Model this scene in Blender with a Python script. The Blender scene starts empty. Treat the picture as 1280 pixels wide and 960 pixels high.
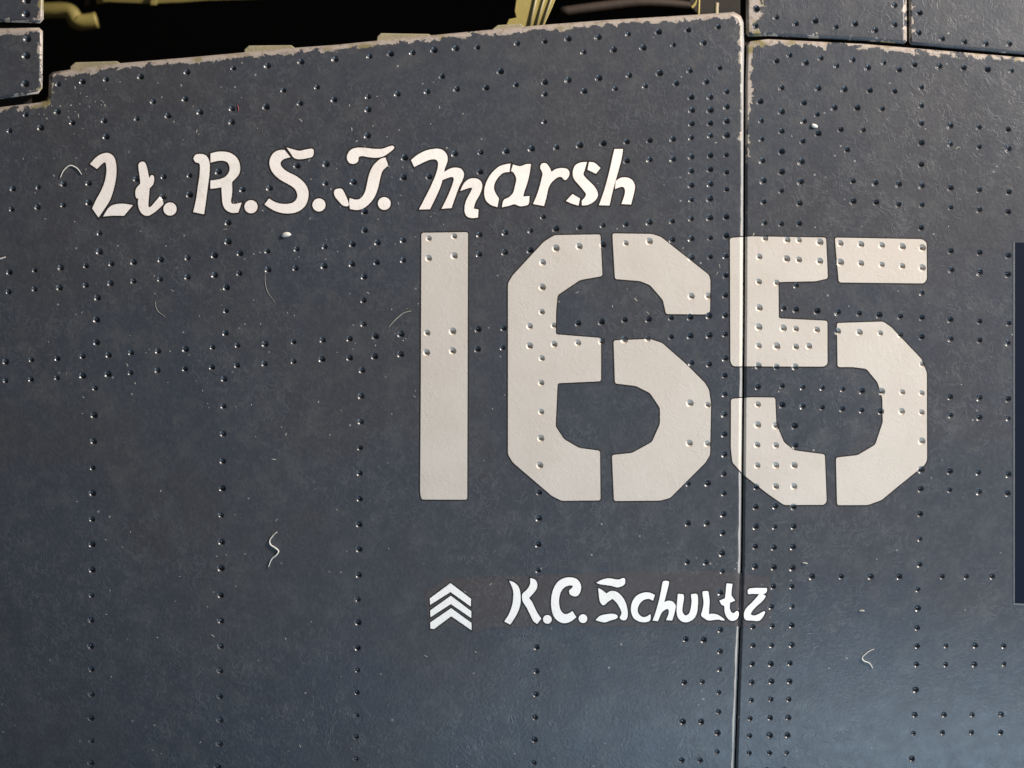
import bpy, math, random
import numpy as np
from mathutils import Vector, Matrix
from mathutils.geometry import delaunay_2d_cdt

random.seed(7)
scene = bpy.context.scene
COL = scene.collection

# ------------------------------------------------------------------ camera, world, lamps, exposure
CAM_D = 3.0            # metres from the lens to the skin
CAM_Z = 1.5            # height of the lens
cam_data = bpy.data.cameras.new('camera')
cam = bpy.data.objects.new('camera', cam_data)
COL.objects.link(cam)
cam.location = (0, -CAM_D, CAM_Z)
cam.rotation_euler = (math.radians(90), 0, 0)
cam_data.sensor_width = 36.0
cam_data.lens = 36.0 * CAM_D / 1.28
cam_data.clip_start = 0.05
cam_data.clip_end = 100
cam_data.dof.use_dof = True
cam_data.dof.focus_distance = CAM_D + 0.012
cam_data.dof.aperture_fstop = 1.4
scene.camera = cam

world = bpy.data.worlds.new('World')
scene.world = world
world.use_nodes = True
bg = world.node_tree.nodes['Background']
bg.inputs['Color'].default_value = (0.86, 0.93, 1.0, 1)
bg.inputs['Strength'].default_value = 0.115


def area_lamp(name, loc, target, size, size_y, watts, color):
    d = bpy.data.lights.new(name, 'AREA')
    d.shape = 'RECTANGLE'
    d.size, d.size_y = size, size_y
    d.energy = watts
    d.color = color
    o = bpy.data.objects.new(name, d)
    COL.objects.link(o)
    o.location = loc
    o.rotation_euler = (Vector(target) - Vector(loc)).to_track_quat('-Z', 'Y').to_euler()
    return o


area_lamp('key_lamp', (3.75, -1.8, CAM_Z + 2.95), (0, 0, CAM_Z), 0.8, 0.8, 585, (1.0, 0.915, 0.83))
area_lamp('low_lamp', (1.35, -1.9, CAM_Z - 2.25), (0.62, 0, CAM_Z - 0.46), 2.0, 0.7, 20, (0.58, 0.80, 1.0)).data.spread = math.radians(90)

scene.view_settings.view_transform = 'Standard'
scene.view_settings.look = 'None'
scene.view_settings.gamma = 1
scene.view_settings.use_curve_mapping = False
scene.view_settings.exposure = 0.0

# ------------------------------------------------------------------ skin surface: a gently barrelled fuselage side, 1 unit = 1 mm
MM = 0.001


def depth(u, v):
    """how far the skin lies behind its foremost line, mm"""
    x = v - 430.0
    return 1.023e-4 * x ** 2 + 4.05e-10 * x ** 4 + (u - 640.0) ** 2 / (2 * 9000.0)


def place(u, v, h=0.0):
    """world points of the skin at (u across, v down), h mm proud of it (numpy or scalar)"""
    u = np.asarray(u, float); v = np.asarray(v, float)
    y = (depth(u, v) - h) * MM
    s = (CAM_D + y) / CAM_D * MM
    return np.stack([(u - 640.0) * s, y + 0 * u, CAM_Z + (480.0 - v) * s], -1)


def frame(u, v):
    """unit vectors along u, along v and outward at skin points"""
    e = 1.0
    pu = place(np.asarray(u, float) + e, v) - place(np.asarray(u, float) - e, v)
    pv = place(u, np.asarray(v, float) + e) - place(u, np.asarray(v, float) - e)
    pu /= np.linalg.norm(pu, axis=-1, keepdims=True)
    pv /= np.linalg.norm(pv, axis=-1, keepdims=True)
    n = np.cross(pv, pu)
    n /= np.linalg.norm(n, axis=-1, keepdims=True)
    n *= np.where(n[..., 1:2] > 0, -1, 1)
    return pu, pv, n


# ------------------------------------------------------------------ materials
def lin(c):
    return tuple(((x / 255) / 12.92 if x / 255 <= 0.04045 else ((x / 255 + 0.055) / 1.055) ** 2.4) for x in c) + (1,)


class Mat:
    def __init__(self, name):
        self.m = bpy.data.materials.new(name)
        self.m.use_nodes = True
        self.t = self.m.node_tree
        self.p = self.t.nodes['Principled BSDF']
        g = self.t.nodes.new('ShaderNodeNewGeometry')
        self.pos = g.outputs['Position']

    def link(self, a, b):
        self.t.links.new(a, b)

    def noise(self, scale, detail=3, rough=0.5, dist=0.0, vec=None):
        n = self.t.nodes.new('ShaderNodeTexNoise')
        n.inputs['Scale'].default_value = scale
        n.inputs['Detail'].default_value = detail
        n.inputs['Roughness'].default_value = rough
        n.inputs['Distortion'].default_value = dist
        self.link(vec or self.pos, n.inputs['Vector'])
        return n.outputs['Fac']

    def math(self, op, a, b=None, c=None, clamp=False):
        n = self.t.nodes.new('ShaderNodeMath')
        n.operation = op
        n.use_clamp = clamp
        for i, x in enumerate((a, b, c)):
            if x is None:
                continue
            if isinstance(x, (int, float)):
                n.inputs[i].default_value = x
            else:
                self.link(x, n.inputs[i])
        return n.outputs[0]

    def ramp(self, x, lo, hi):
        n = self.t.nodes.new('ShaderNodeMapRange')
        n.interpolation_type = 'SMOOTHSTEP'
        n.inputs['From Min'].default_value = lo
        n.inputs['From Max'].default_value = hi
        self.link(x, n.inputs['Value'])
        return n.outputs['Result']

    def mix(self, f, a, b):
        n = self.t.nodes.new('ShaderNodeMix')
        n.data_type = 'RGBA'
        for i, x in ((0, f), (6, a), (7, b)):
            if isinstance(x, (int, float)):
                n.inputs[i].default_value = x
            elif isinstance(x, tuple):
                n.inputs[i].default_value = x
            else:
                self.link(x, n.inputs[i])
        return n.outputs[2]

    def attr(self, name):
        n = self.t.nodes.new('ShaderNodeAttribute')
        n.attribute_name = name
        return n.outputs['Fac']

    def bump(self, h, strength, dist, prev=None):
        n = self.t.nodes.new('ShaderNodeBump')
        n.inputs['Strength'].default_value = strength
        n.inputs['Distance'].default_value = dist
        self.link(h, n.inputs['Height'])
        if prev:
            self.link(prev, n.inputs['Normal'])
        return n.outputs['Normal']

    def worms(self, scale, width):
        """thin curled ridges, as of brushed and dusted paint"""
        a = self.noise(scale, 2, 0.55, 1.2)
        d = self.math('ABSOLUTE', self.math('SUBTRACT', a, 0.5))
        ridge = self.ramp(d, width, 0.0)
        gate = self.ramp(self.noise(scale * 0.8, 2, 0.5, 0.0, self.shift((3.1, 7.7, 1.3))), 0.40, 0.58)
        return self.math('MULTIPLY', ridge, gate)

    def shift(self, off):
        n = self.t.nodes.new('ShaderNodeVectorMath')
        n.operation = 'ADD'
        n.inputs[1].default_value = off
        self.link(self.pos, n.inputs[0])
        return n.outputs[0]


def navy_paint(name, rough=0.45, spec=0.45, film=0.0):
    M = Mat(name)
    blue, brown, grey = (0.041, 0.0455, 0.0565, 1), (0.0465, 0.0465, 0.053, 1), (0.061, 0.0625, 0.067, 1)
    c = M.mix(M.ramp(M.noise(5.0, 3), 0.38, 0.62), blue, brown)
    c = M.mix(M.ramp(M.noise(38.0, 4, 0.6), 0.45, 0.75), c, grey)
    if film:
        c = M.mix(film, c, (0.064, 0.049, 0.046, 1))
    c = M.mix(M.math('MULTIPLY', M.ramp(M.noise(190, 3, 0.65, 0.4), 0.44, 0.70), 0.25), c, (0.095, 0.095, 0.100, 1))
    patch = M.ramp(M.noise(6.5, 2, 0.5, 0, M.shift((4, 1, 6))), 0.36, 0.62)
    w = M.math('MULTIPLY', M.worms(66, 0.065), M.math('ADD', M.math('MULTIPLY', patch, 0.75), 0.25))
    c = M.mix(M.math('MULTIPLY', w, 0.23), c, (0.13, 0.132, 0.138, 1))
    # sparse pale specks of dust ground into the paint
    v = M.t.nodes.new('ShaderNodeTexVoronoi')
    v.inputs['Scale'].default_value = 62
    M.link(M.pos, v.inputs['Vector'])
    sp = M.ramp(v.outputs['Distance'], 0.11, 0.05)
    sp = M.math('MULTIPLY', sp, M.ramp(M.noise(24, 1, 0.5, 0, M.shift((9, 2, 4))), 0.52, 0.66))
    c = M.mix(M.math('MULTIPLY', sp, 0.75), c, (0.33, 0.31, 0.29, 1))
    # chipped edges: bare beige undercoat with patches of yellow-green primer
    wear = M.attr('edge_wear')
    n = M.math('ADD', M.noise(70, 4, 0.62, 0.6), M.math('MULTIPLY', wear, M.math('ADD', 0.12, M.math('MULTIPLY', M.noise(11, 3, 0.6, 0, M.shift((1, 1, 3))), 0.92))))
    chip = M.math('MULTIPLY', M.ramp(n, 0.80, 0.84), M.ramp(wear, 0.0, 0.06))
    under = M.mix(M.ramp(M.noise(26, 2, 0.5, 0, M.shift((2, 5, 8))), 0.56, 0.66), (0.35, 0.30, 0.26, 1), (0.20, 0.165, 0.07, 1))
    under = M.mix(M.ramp(M.noise(150, 2), 0.5, 0.7), under, (0.25, 0.20, 0.17, 1))
    c = M.mix(chip, c, under)
    glint = M.attr('edge_glint')
    glint_mask = M.ramp(M.math('ADD', glint, M.math('MULTIPLY', M.noise(45, 3), 0.5)), 0.70, 0.86)
    c = M.mix(glint_mask, c, (0.31, 0.30, 0.29, 1))  # light caught by the seam bevel, painted in pale grey with some rubbed edge
    M.link(c, M.p.inputs['Base Color'])
    r = M.math('ADD', M.math('MULTIPLY', M.noise(60, 3), 0.16), rough - 0.08)
    M.link(r, M.p.inputs['Roughness'])
    M.p.inputs['Specular IOR Level'].default_value = spec
    b = M.bump(M.noise(240, 2, 0.6), 0.24, 0.0012)
    b = M.bump(w, 0.22, 0.0007, b)
    b = M.bump(M.noise(7, 2), 0.35, 0.010, b)
    b = M.bump(chip, 0.6, -0.0006, b)
    M.link(b, M.p.inputs['Normal'])
    return M.m


def mark_paint(name, col, col2, rough=0.55):
    M = Mat(name)
    c = M.mix(M.ramp(M.noise(14, 3), 0.35, 0.65), col, col2)
    c = M.mix(M.math('MULTIPLY', M.ramp(M.noise(120, 3, 0.6, 1.0), 0.58, 0.7), 0.12), c, (0.36, 0.31, 0.25, 1))
    c = M.mix(M.math('MULTIPLY', M.ramp(M.noise(30, 4, 0.65, 0.5, M.shift((5, 3, 2))), 0.50, 0.74), 0.22), c, (0.42, 0.38, 0.29, 1))
    M.link(c, M.p.inputs['Base Color'])
    M.p.inputs['Roughness'].default_value = rough
    b = M.bump(M.noise(200, 2, 0.6), 0.14, 0.0012)
    b = M.bump(M.worms(60, 0.04), 0.16, 0.0005, b)
    M.link(b, M.p.inputs['Normal'])
    return M.m


def plain(name, col, rough=0.6, nscale=40, var=0.35, bump=0.3, spec=0.5):
    M = Mat(name)
    M.p.inputs['Specular IOR Level'].default_value = spec
    dark = tuple(x * (1 - var) for x in col[:3]) + (1,)
    M.link(M.mix(M.noise(nscale, 4, 0.6), dark, col), M.p.inputs['Base Color'])
    M.p.inputs['Roughness'].default_value = rough
    M.link(M.bump(M.noise(nscale * 5, 3), bump, 0.001), M.p.inputs['Normal'])
    return M.m


MATS = {
    'navy': navy_paint('navy_paint', 0.45),
    'pit': navy_paint('navy_paint_in_rivets', 0.32, 0.65),
    'cream': mark_paint('cream_stencil_paint', (0.555, 0.495, 0.435, 1), (0.53, 0.465, 0.405, 1)),
    'white': mark_paint('white_lettering_paint', (0.90, 0.82, 0.75, 1), (0.88, 0.78, 0.71, 1)),
    'offwhite': mark_paint('grey_white_lettering_paint', (0.90, 0.86, 0.81, 1), (0.90, 0.84, 0.80, 1)),
    'film': navy_paint('brown_tinted_decal_film', 0.50, 0.45, 0.7),
    'edge': plain('dark_brown_outline_paint', (0.016, 0.010, 0.008, 1), 0.55, 60, 0.3, 0.2),
    'blue': plain('dark_blue_marking_paint', (0.005, 0.009, 0.021, 1), 0.75, 30, 0.3, 0.2, 0.12),
    'pale': plain('pale_outline_paint', (0.14, 0.145, 0.15, 1), 0.6, 90, 0.5, 0.3),
    'inside': plain('shade_brown_interior', (0.022, 0.016, 0.012, 1), 0.8, 20, 0.5, 0.3),  # dark interior paint with the cavity's shade put into the colour
    'primer': plain('yellow_green_primer', (0.42, 0.34, 0.10, 1), 0.55, 18, 0.45, 0.3),
    'tabs': plain('worn_olive_primer', (0.40, 0.35, 0.22, 1), 0.6, 60, 0.5, 0.4),
    'brown': plain('dull_brown_tube_paint', (0.05, 0.034, 0.025, 1), 0.6, 30, 0.4, 0.3),
    'lint': plain('pale_lint', (0.72, 0.68, 0.62, 1), 0.8, 200, 0.3, 0.2),
    'tan': plain('tan_scratch_residue', (0.40, 0.37, 0.32, 1), 0.8, 200, 0.4, 0.2),
    'red': plain('red_paint_fleck', (0.35, 0.06, 0.06, 1), 0.6, 200, 0.3, 0.2),
}


# ------------------------------------------------------------------ object helpers
def link(o, parent=None):
    COL.objects.link(o)
    if parent:
        o.parent = parent
    return o


def empty(name, parent=None, loc=None):
    o = bpy.data.objects.new(name, None)
    o.empty_display_size = 0.05
    link(o, parent)
    if loc is not None:
        o.location = loc
    return o


def tag(o, label=None, cat=None, group=None, kind=None):
    for k, x in (('label', label), ('category', cat), ('group', group), ('kind', kind)):
        if x:
            o[k] = x
    return o


def mesh_obj(name, co, faces, mats, parent=None, normals=None, wear=None, glint=None, fmat=None, smooth=True):
    me = bpy.data.meshes.new(name)
    me.from_pydata([tuple(map(float, c)) for c in co], [], [tuple(map(int, f)) for f in faces])
    for m in (mats if isinstance(mats, (list, tuple)) else [mats]):
        me.materials.append(MATS[m])
    if fmat is not None:
        me.polygons.foreach_set('material_index', fmat)
    if smooth:
        me.polygons.foreach_set('use_smooth', [True] * len(me.polygons))
    if wear is not None:
        a = me.attributes.new('edge_wear', 'FLOAT', 'POINT')
        a.data.foreach_set('value', list(map(float, wear)))
    if glint is not None:
        a = me.attributes.new('edge_glint', 'FLOAT', 'POINT')
        a.data.foreach_set('value', list(map(float, glint)))
    if normals is not None:
        me.normals_split_custom_set_from_vertices([tuple(map(float, n)) for n in normals])
    me.update()
    o = bpy.data.objects.new(name, me)
    return link(o, parent)


# ------------------------------------------------------------------ 2D geometry
def area2(p):
    p = np.asarray(p)
    q = np.roll(p, -1, 0)
    return 0.5 * np.sum(p[:, 0] * q[:, 1] - q[:, 0] * p[:, 1])


def ccw(p):
    p = np.asarray(p, float)
    return p if area2(p) > 0 else p[::-1].copy()


def inside(poly, pts):
    poly = np.asarray(poly, float); pts = np.asarray(pts, float)
    x, y = pts[:, 0], pts[:, 1]
    r = np.zeros(len(pts), bool)
    a = poly; b = np.roll(poly, -1, 0)
    for (x0, y0), (x1, y1) in zip(a, b):
        if y0 == y1:
            continue
        c = ((y0 > y) != (y1 > y)) & (x < (x1 - x0) * (y - y0) / (y1 - y0) + x0)
        r ^= c
    return r


def border(poly, pts):
    """distance to a ccw polygon's outline and the inward direction of the nearest side"""
    a = poly; b = np.roll(poly, -1, 0)
    best = np.full(len(pts), 1e9); nrm = np.zeros((len(pts), 2))
    for p, q in zip(a, b):
        d = q - p
        L = np.hypot(*d)
        if L < 1e-6:
            continue
        t = np.clip(((pts - p) @ d) / L ** 2, 0, 1)
        dist = np.hypot(*(pts - p - t[:, None] * d).T)
        m = dist < best
        best[m] = dist[m]
        nrm[m] = np.array([-d[1], d[0]]) / L
    return best, nrm


def offset(poly, r):
    """miter inset of a ccw polygon"""
    out = []
    n = len(poly)
    for i in range(n):
        p0, p1, p2 = poly[i - 1], poly[i], poly[(i + 1) % n]
        d0 = (p1 - p0) / np.hypot(*(p1 - p0)); d1 = (p2 - p1) / np.hypot(*(p2 - p1))
        n0 = np.array([-d0[1], d0[0]]); n1 = np.array([-d1[1], d1[0]])
        m = n0 + n1
        k = max(0.35, 1 + n0 @ n1)
        out.append(p1 + m / k * r)
    return np.array(out)


def smooth_outline(pts, step=3):
    """closed Catmull-Rom through the points; a third value marks a hard corner"""
    n = len(pts)
    P = [np.array(p[:2], float) for p in pts]
    C = [len(p) > 2 for p in pts]
    out = []
    for i in range(n):
        p1, p2 = P[i], P[(i + 1) % n]
        p0 = p1 - (p2 - p1) * 0.0 if C[i] else P[i - 1]
        p3 = p2 if C[(i + 1) % n] else P[(i + 2) % n]
        k = step
        for j in range(k):
            t = j / k
            out.append(0.5 * (2 * p1 + (p2 - p0) * t + (2 * p0 - 5 * p1 + 4 * p2 - p3) * t * t + (3 * p1 - p0 - 3 * p2 + p3) * t ** 3))
    return np.array(out)


def clip_side(poly, f):
    """part of a polygon where f(p) >= 0 (Sutherland-Hodgman against a nearly straight line)"""
    out = []
    n = len(poly)
    for i in range(n):
        a, b = poly[i], poly[(i + 1) % n]
        fa, fb = f(a), f(b)
        if fa >= 0:
            out.append(a)
        if (fa >= 0) != (fb >= 0):
            out.append(a + (b - a) * fa / (fa - fb))
    return np.array(out)


NSEG = 14


def circle(c, r, n=NSEG):
    return np.array([[c[0] + r * math.cos(2 * math.pi * k / n), c[1] + r * math.sin(2 * math.pi * k / n)] for k in range(n)])


def densify(L, closed=True, step=16):
    out = []
    n = len(L)
    for i in range(n if closed else n - 1):
        a, b = np.asarray(L[i], float), np.asarray(L[(i + 1) % n], float)
        k = max(1, int(np.hypot(*(b - a)) / step))
        out += [a + (b - a) * j / k for j in range(k)]
    if not closed:
        out.append(np.asarray(L[-1], float))
    return out


def triangulate(loops, chains, pts, keep):
    V, E = [], []
    loops = [densify(L) for L in loops]
    chains = [densify(L, False) for L in chains]
    for L in loops:
        s = len(V)
        V += [Vector((float(p[0]), float(p[1]))) for p in L]
        E += [(s + i, s + (i + 1) % len(L)) for i in range(len(L))]
    for L in chains:
        s = len(V)
        V += [Vector((float(p[0]), float(p[1]))) for p in L]
        E += [(s + i, s + i + 1) for i in range(len(L) - 1)]
    V += [Vector((float(p[0]), float(p[1]))) for p in pts]
    v, e, f, *_ = delaunay_2d_cdt(V, E, [], 0, 1e-4)
    v = np.array([(a.x, a.y) for a in v])
    f = np.array([t for t in f if len(t) == 3], int)
    k = keep(v[f].mean(1))
    f = f[k]
    used = np.unique(f)
    m = np.full(len(v), -1); m[used] = np.arange(len(used))
    f = m[f]; v = v[used]
    # wind every face the same way
    a = v[f[:, 0]]; b = v[f[:, 1]]; c = v[f[:, 2]]
    cr = (b[:, 0] - a[:, 0]) * (c[:, 1] - a[:, 1]) - (b[:, 1] - a[:, 1]) * (c[:, 0] - a[:, 0])
    f[cr > 0] = f[cr > 0][:, ::-1]
    return v, f


def boundary_edges(f):
    cnt = {}
    for t in f:
        for i in range(3):
            a, b = t[i], t[(i + 1) % 3]
            cnt[(a, b)] = cnt.get((a, b), 0) + 1
    return [e for e in cnt if (e[1], e[0]) not in cnt]


# ------------------------------------------------------------------ rivet positions
def T(ox, oy, pts):
    return [(ox + x / 4, oy + y / 4) for x, y in pts]


RIV = []
RIV += T(0, 0, [(290,422),(412,410),(530,398),(703,385),(935,362),(1167,342),(128,575),(287,560),(362,615),(47,655),(203,640),(520,605),(530,685),(765,510),(925,497),(683,595),(840,580),(1000,562),(1160,545),(1158,612),(63,945),(190,937),(318,922),(443,917),(818,885),(948,878),(1092,860),(1212,950),(680,897)])
RIV += T(320, 0, [(57,330),(225,310),(395,297),(567,283),(673,270),(782,265),(890,252),(998,243),(1107,237),(137,453),(305,437),(50,535),(220,518),(390,500),(560,485),(707,472),(855,460),(930,383),(1003,447),(1150,440),(1222,358),(560,550),(557,680),(205,830),(350,822),(67,942),(347,918),(487,912),(743,790),(737,888),(865,885),(993,770),(1123,763),(1250,757),(1120,860)])
RIV += T(640, 0, [(25,218),(163,208),(280,195),(430,187),(580,172),(732,160),(880,150),(1030,135),(357,262),(507,250),(655,240),(805,225),(957,215),(20,425),(163,412),(163,472),(280,402),(433,392),(585,378),(737,367),(888,355),(1037,340),(360,457),(515,445),(665,432),(820,418),(970,410),(1072,460),(162,610),(97,745),(222,738),(338,728),(455,718),(573,710),(687,703),(803,697),(895,487),(990,487),(1072,535),(898,553),(990,552),(897,620),(990,617),(1072,607),(895,690),(990,680),(1072,677),(895,785),(990,778),(1070,775),(895,857),(990,848),(1072,862),(895,927),(990,922),(1072,948),(573,805),(687,800),(803,797),(1217,130),(1222,45),(1240,508),(1245,605),(1247,697),(1250,805),(1255,905)])
RIV += T(960, 0, [(632,28),(632,125),(757,65),(753,165),(870,195),(982,210),(1088,220),(1205,220),(40,88),(138,120),(235,105),(340,135),(435,120),(535,152),(42,305),(107,277),(187,315),(263,292),(342,330),(422,300),(498,340),(578,315),(655,350),(732,325),(855,332),(977,340),(1097,348),(1215,355),(67,440),(250,443),(380,448),(508,453),(632,457),(765,437),(178,515),(245,573),(330,540),(445,540),(570,545),(765,530),(67,560),(178,607),(250,668),(363,648),(475,650),(765,618),(910,630),(1053,637),(1200,648),(67,657),(172,707),(395,750),(765,715),(910,723),(1055,735),(1200,745),(67,758),(165,810),(765,823),(67,860),(162,910),(425,907),(535,915),(652,922),(767,930),(912,940),(1055,950),(1203,960),(65,955)])
RIV += T(0, 240, [(58,88),(187,77),(315,67),(443,55),(497,207),(497,300),(1140,155),(1140,250),(948,15),(815,25),(47,402),(173,392),(303,380),(430,370),(557,360),(668,352),(803,340),(937,330),(1073,318),(1200,308),(42,500),(172,487),(297,480),(428,468),(552,458),(667,447),(800,438),(937,427),(1073,417),(1197,408),(487,530),(483,640),(483,753),(1132,478),(1130,595),(1127,707),(28,850),(157,840),(287,833),(413,823),(543,817),(655,805),(790,797),(927,787),(1063,777),(1187,768),(27,945),(155,938),(285,930),(413,920),(540,912),(653,905),(787,893),(925,885),(1060,877),(1185,868),(1120,937)])
RIV += T(320, 240, [(543,100),(543,193),(57,297),(203,287),(343,275),(482,263),(607,255),(735,243),(863,233),(990,222),(1117,215),(1245,205),(60,390),(197,383),(340,372),(480,362),(603,353),(735,343),(862,332),(990,320),(1115,313),(1243,303),(540,425),(537,543),(537,662),(45,762),(188,750),(333,742),(468,735),(597,723),(725,712),(855,705),(982,697),(1110,687),(1237,682),(42,860),(188,848),(330,837),(468,830),(593,823),(723,813),(852,803),(982,795),(1107,787),(1233,780),(530,893)])
RIV += T(640, 240, [(155,125),(92,195),(218,185),(335,178),(453,168),(568,162),(685,153),(800,147),(895,40),(988,35),(895,135),(988,130),(1070,125),(90,292),(218,282),(335,273),(455,265),(568,257),(685,248),(800,240),(895,235),(990,230),(1070,220),(895,330),(990,325),(1067,322),(152,353),(150,477),(148,600),(148,832),(145,955),(895,522),(980,522),(1067,418),(1065,517),(1065,617),(1065,712),(87,672),(208,668),(330,657),(447,650),(563,640),(682,637),(795,630),(890,627),(985,620),(87,770),(210,762),(328,755),(447,748),(560,740),(677,735),(795,725),(890,720),(985,717),(895,855),(985,862),(1065,832),(1063,918),(1257,50),(1262,155),(1263,232),(1235,325),(1233,450),(1235,580),(1232,677),(1232,770),(1230,870)])
RIV += T(960, 240, [(157,57),(425,47),(540,52),(652,63),(768,65),(913,78),(1055,90),(1200,100),(65,160),(155,158),(765,180),(93,240),(153,242),(257,252),(360,258),(463,263),(567,268),(670,275),(770,280),(913,295),(1057,303),(1200,318),(92,335),(153,340),(257,347),(360,353),(463,358),(567,365),(670,372),(770,380),(915,390),(1057,402),(1198,412),(42,455),(140,468),(768,505),(78,582),(138,588),(245,595),(347,602),(455,607),(555,615),(660,622),(768,628),(910,638),(1057,647),(1203,657),(75,682),(138,685),(243,690),(347,697),(455,703),(560,707),(660,715),(768,725),(912,735),(1057,742),(1198,755),(42,772),(138,775),(203,772),(770,862),(42,875),(135,875)])
RIV += T(0, 480, [(475,22),(470,157),(467,288),(463,420),(462,547),(460,677),(460,803),(460,930),(1117,112),(1115,250),(1113,387),(1112,523),(1105,657),(1107,790),(1105,922)])
RIV += T(320, 480, [(525,62),(523,190),(520,320),(518,447),(518,575),(515,703),(515,827),(513,955)])
RIV += T(640, 480, [(145,140),(143,272),(138,407),(135,543),(133,672),(130,803),(130,932),(888,97),(978,105),(1062,52),(1060,153),(1060,252),(1060,352),(885,297),(975,300),(1058,450),(1058,547),(880,500),(977,497),(1055,652),(878,697),(973,697),(1052,745),(875,890),(967,893),(1048,847),(1050,937),(1228,15),(1228,103),(1227,205),(1225,305),(1225,408),(1220,515),(1217,615),(1217,713),(1215,813),(1213,913)])
RIV += T(960, 480, [(70,10),(172,17),(270,20),(372,27),(468,35),(567,38),(670,42),(767,47),(910,65),(1055,70),(1200,75),(70,105),(172,112),(270,118),(370,125),(467,132),(563,137),(667,138),(767,143),(912,157),(1055,167),(1200,172),(38,210),(132,210),(767,287),(38,308),(135,308),(38,408),(130,408),(765,430),(908,437),(1050,443),(1200,452),(38,513),(128,513),(762,525),(908,530),(1053,540),(1197,547),(35,612),(127,615),(760,650),(32,715),(127,713),(757,775),(28,818),(123,815),(757,903),(28,917),(120,920),(218,963),(365,963),(512,963),(655,963),(870,963),(990,963),(1120,963)])
RIV += T(0, 720, [(457,98),(455,222),(453,352),(457,467),(457,592),(455,712),(457,825),(455,935),(1103,97),(1103,225),(1103,352),(1100,475),(1100,603),(1100,722),(1097,840),(1090,955)])
RIV += T(320, 720, [(508,118),(510,233),(507,360),(507,472),(505,583),(503,697),(500,805),(500,915)])
RIV += T(640, 720, [(122,357),(120,477),(118,593),(115,708),(113,820),(110,935),(867,317),(957,320),(860,533),(950,530),(853,730),(945,730),(848,922),(940,922),(1040,270),(1038,378),(1037,468),(1033,583),(1032,680),(1027,785),(1025,880),(1040,85),(1203,255),(1203,348),(1200,440),(1197,532),(1195,622),(1190,713),(1187,800),(1185,885)])
RIV += T(960, 720, [(25,53),(118,53),(748,67),(15,155),(118,152),(748,162),(20,250),(117,247),(745,260),(17,348),(115,345),(745,350),(888,350),(1035,348),(1177,350),(13,440),(108,437),(742,443),(887,443),(1030,443),(1178,440),(15,528),(107,527),(737,570),(13,618),(103,618),(10,710),(100,710),(733,695),(880,695),(1020,695),(1165,693),(8,798),(97,797),(727,787),(872,783),(1017,783),(1163,783),(7,885),(93,885),(720,915)])
BIG = T(0, 0, [(133, 3), (130, 72), (135, 195), (130, 280), (125, 420)])

# the rows run on past what the photograph cuts off
for x0, dx, vs in ((111, -.02, (984, 1013, 1042)), (271, -.02, (987, 1016, 1045)), (443, -.02, (978, 1006, 1035)), (666, -.02, (983, 1012, 1041)),
                   (895, -.02, (966, 990, 1014, 1038)), (934, -.02, (963, 986, 1008, 1030)), (959, -.02, (963, 985, 1008, 1031)), (981, -.02, (963, 985, 1008, 1031)),
                   (1139, -.02, (981, 1012, 1042))):
    RIV += [(x0 + dx * (v - 960), v) for v in vs]
for r in ((11, 340), (10, 365), (7, 452), (7, 476), (15, 262), (14, 236)):
    RIV += [(r[0] - 32 * k, r[1] + 2.6 * k) for k in (1, 2, 3)]

# keep one of any pair that is nearly in the same place
_u = []
for p in RIV:
    if all((p[0] - q[0]) ** 2 + (p[1] - q[1]) ** 2 > 36 for q in _u):
        _u.append(p)
RIV = _u
rr = random.Random(3)
RIVETS = [(x, y, 4.55 * rr.uniform(0.86, 1.14)) for x, y in RIV] + [(x, y, 6.0) for x, y in BIG]

# ------------------------------------------------------------------ panels of the skin
SEAM = np.array([(931.5, -80), (931.2, 0), (930.6, 240), (930, 400), (928.6, 560), (927.2, 700), (925, 780), (922, 860), (918.5, 960), (914, 1080)], float)


def seam_x(v):
    return np.interp(v, SEAM[:, 1], SEAM[:, 0])


seam_v = [1080, 1020, 960, 910, 860, 820, 780, 740, 700, 630, 560, 480, 400, 320, 240, 160, 100, 52]
MAIN = ccw([(-120, 146), (0, 134), (50, 128), (58, 125), (60.5, 119), (61.5, 94), (66, 90), (88, 87), (150, 79), (245, 71), (310, 65), (365, 60), (420, 56), (470, 51), (540, 44), (620, 36.5), (680, 31), (760, 25), (860, 19), (912, 15.5), (917, 14.5), (926, 20), (929.5, 28)] +
           [(seam_x(v) - 1.0, v) for v in seam_v[::-1]] + [(-120, 1080)])
LOWER = ccw([(seam_x(v) + 1.1, v) for v in seam_v[:-1]] + [(933.5, 56), (938, 51.5), (960, 49), (1080, 55), (1133, 59.5), (1280, 72), (1400, 82), (1400, 1080)])
UPPER_A = ccw([(932, -70), (932.5, 42), (936, 46), (960, 45), (1080, 51), (1130, 55), (1133.5, 51), (1133, -70)])
UPPER_B = ccw([(1135.5, -70), (1136.2, 53), (1139, 56), (1280, 68.5), (1400, 78), (1400, -70)])
HOOD_A = ccw([(-120, 40), (0, 35.5), (49, 34.5), (53.5, 39), (53, 110), (48, 117), (0, 124), (-120, 138)])
HOOD_B = ccw([(-120, -70), (55, -70), (54.5, 24), (50, 29), (0, 27.5), (-120, 30)])


def wear_weight(p):
    u, v = p[:, 0], p[:, 1]
    w = np.interp(v, [-80, 60, 130, 200, 320, 700, 1080], [1.0, 1.0, 0.85, 0.45, 0.12, 0.05, 0.12])
    w *= np.interp(u, [-120, 60, 300, 700, 900, 1000, 1280], [0.8, 1.0, 1.05, 0.85, 1.05, 0.95, 0.62])
    return w


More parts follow.
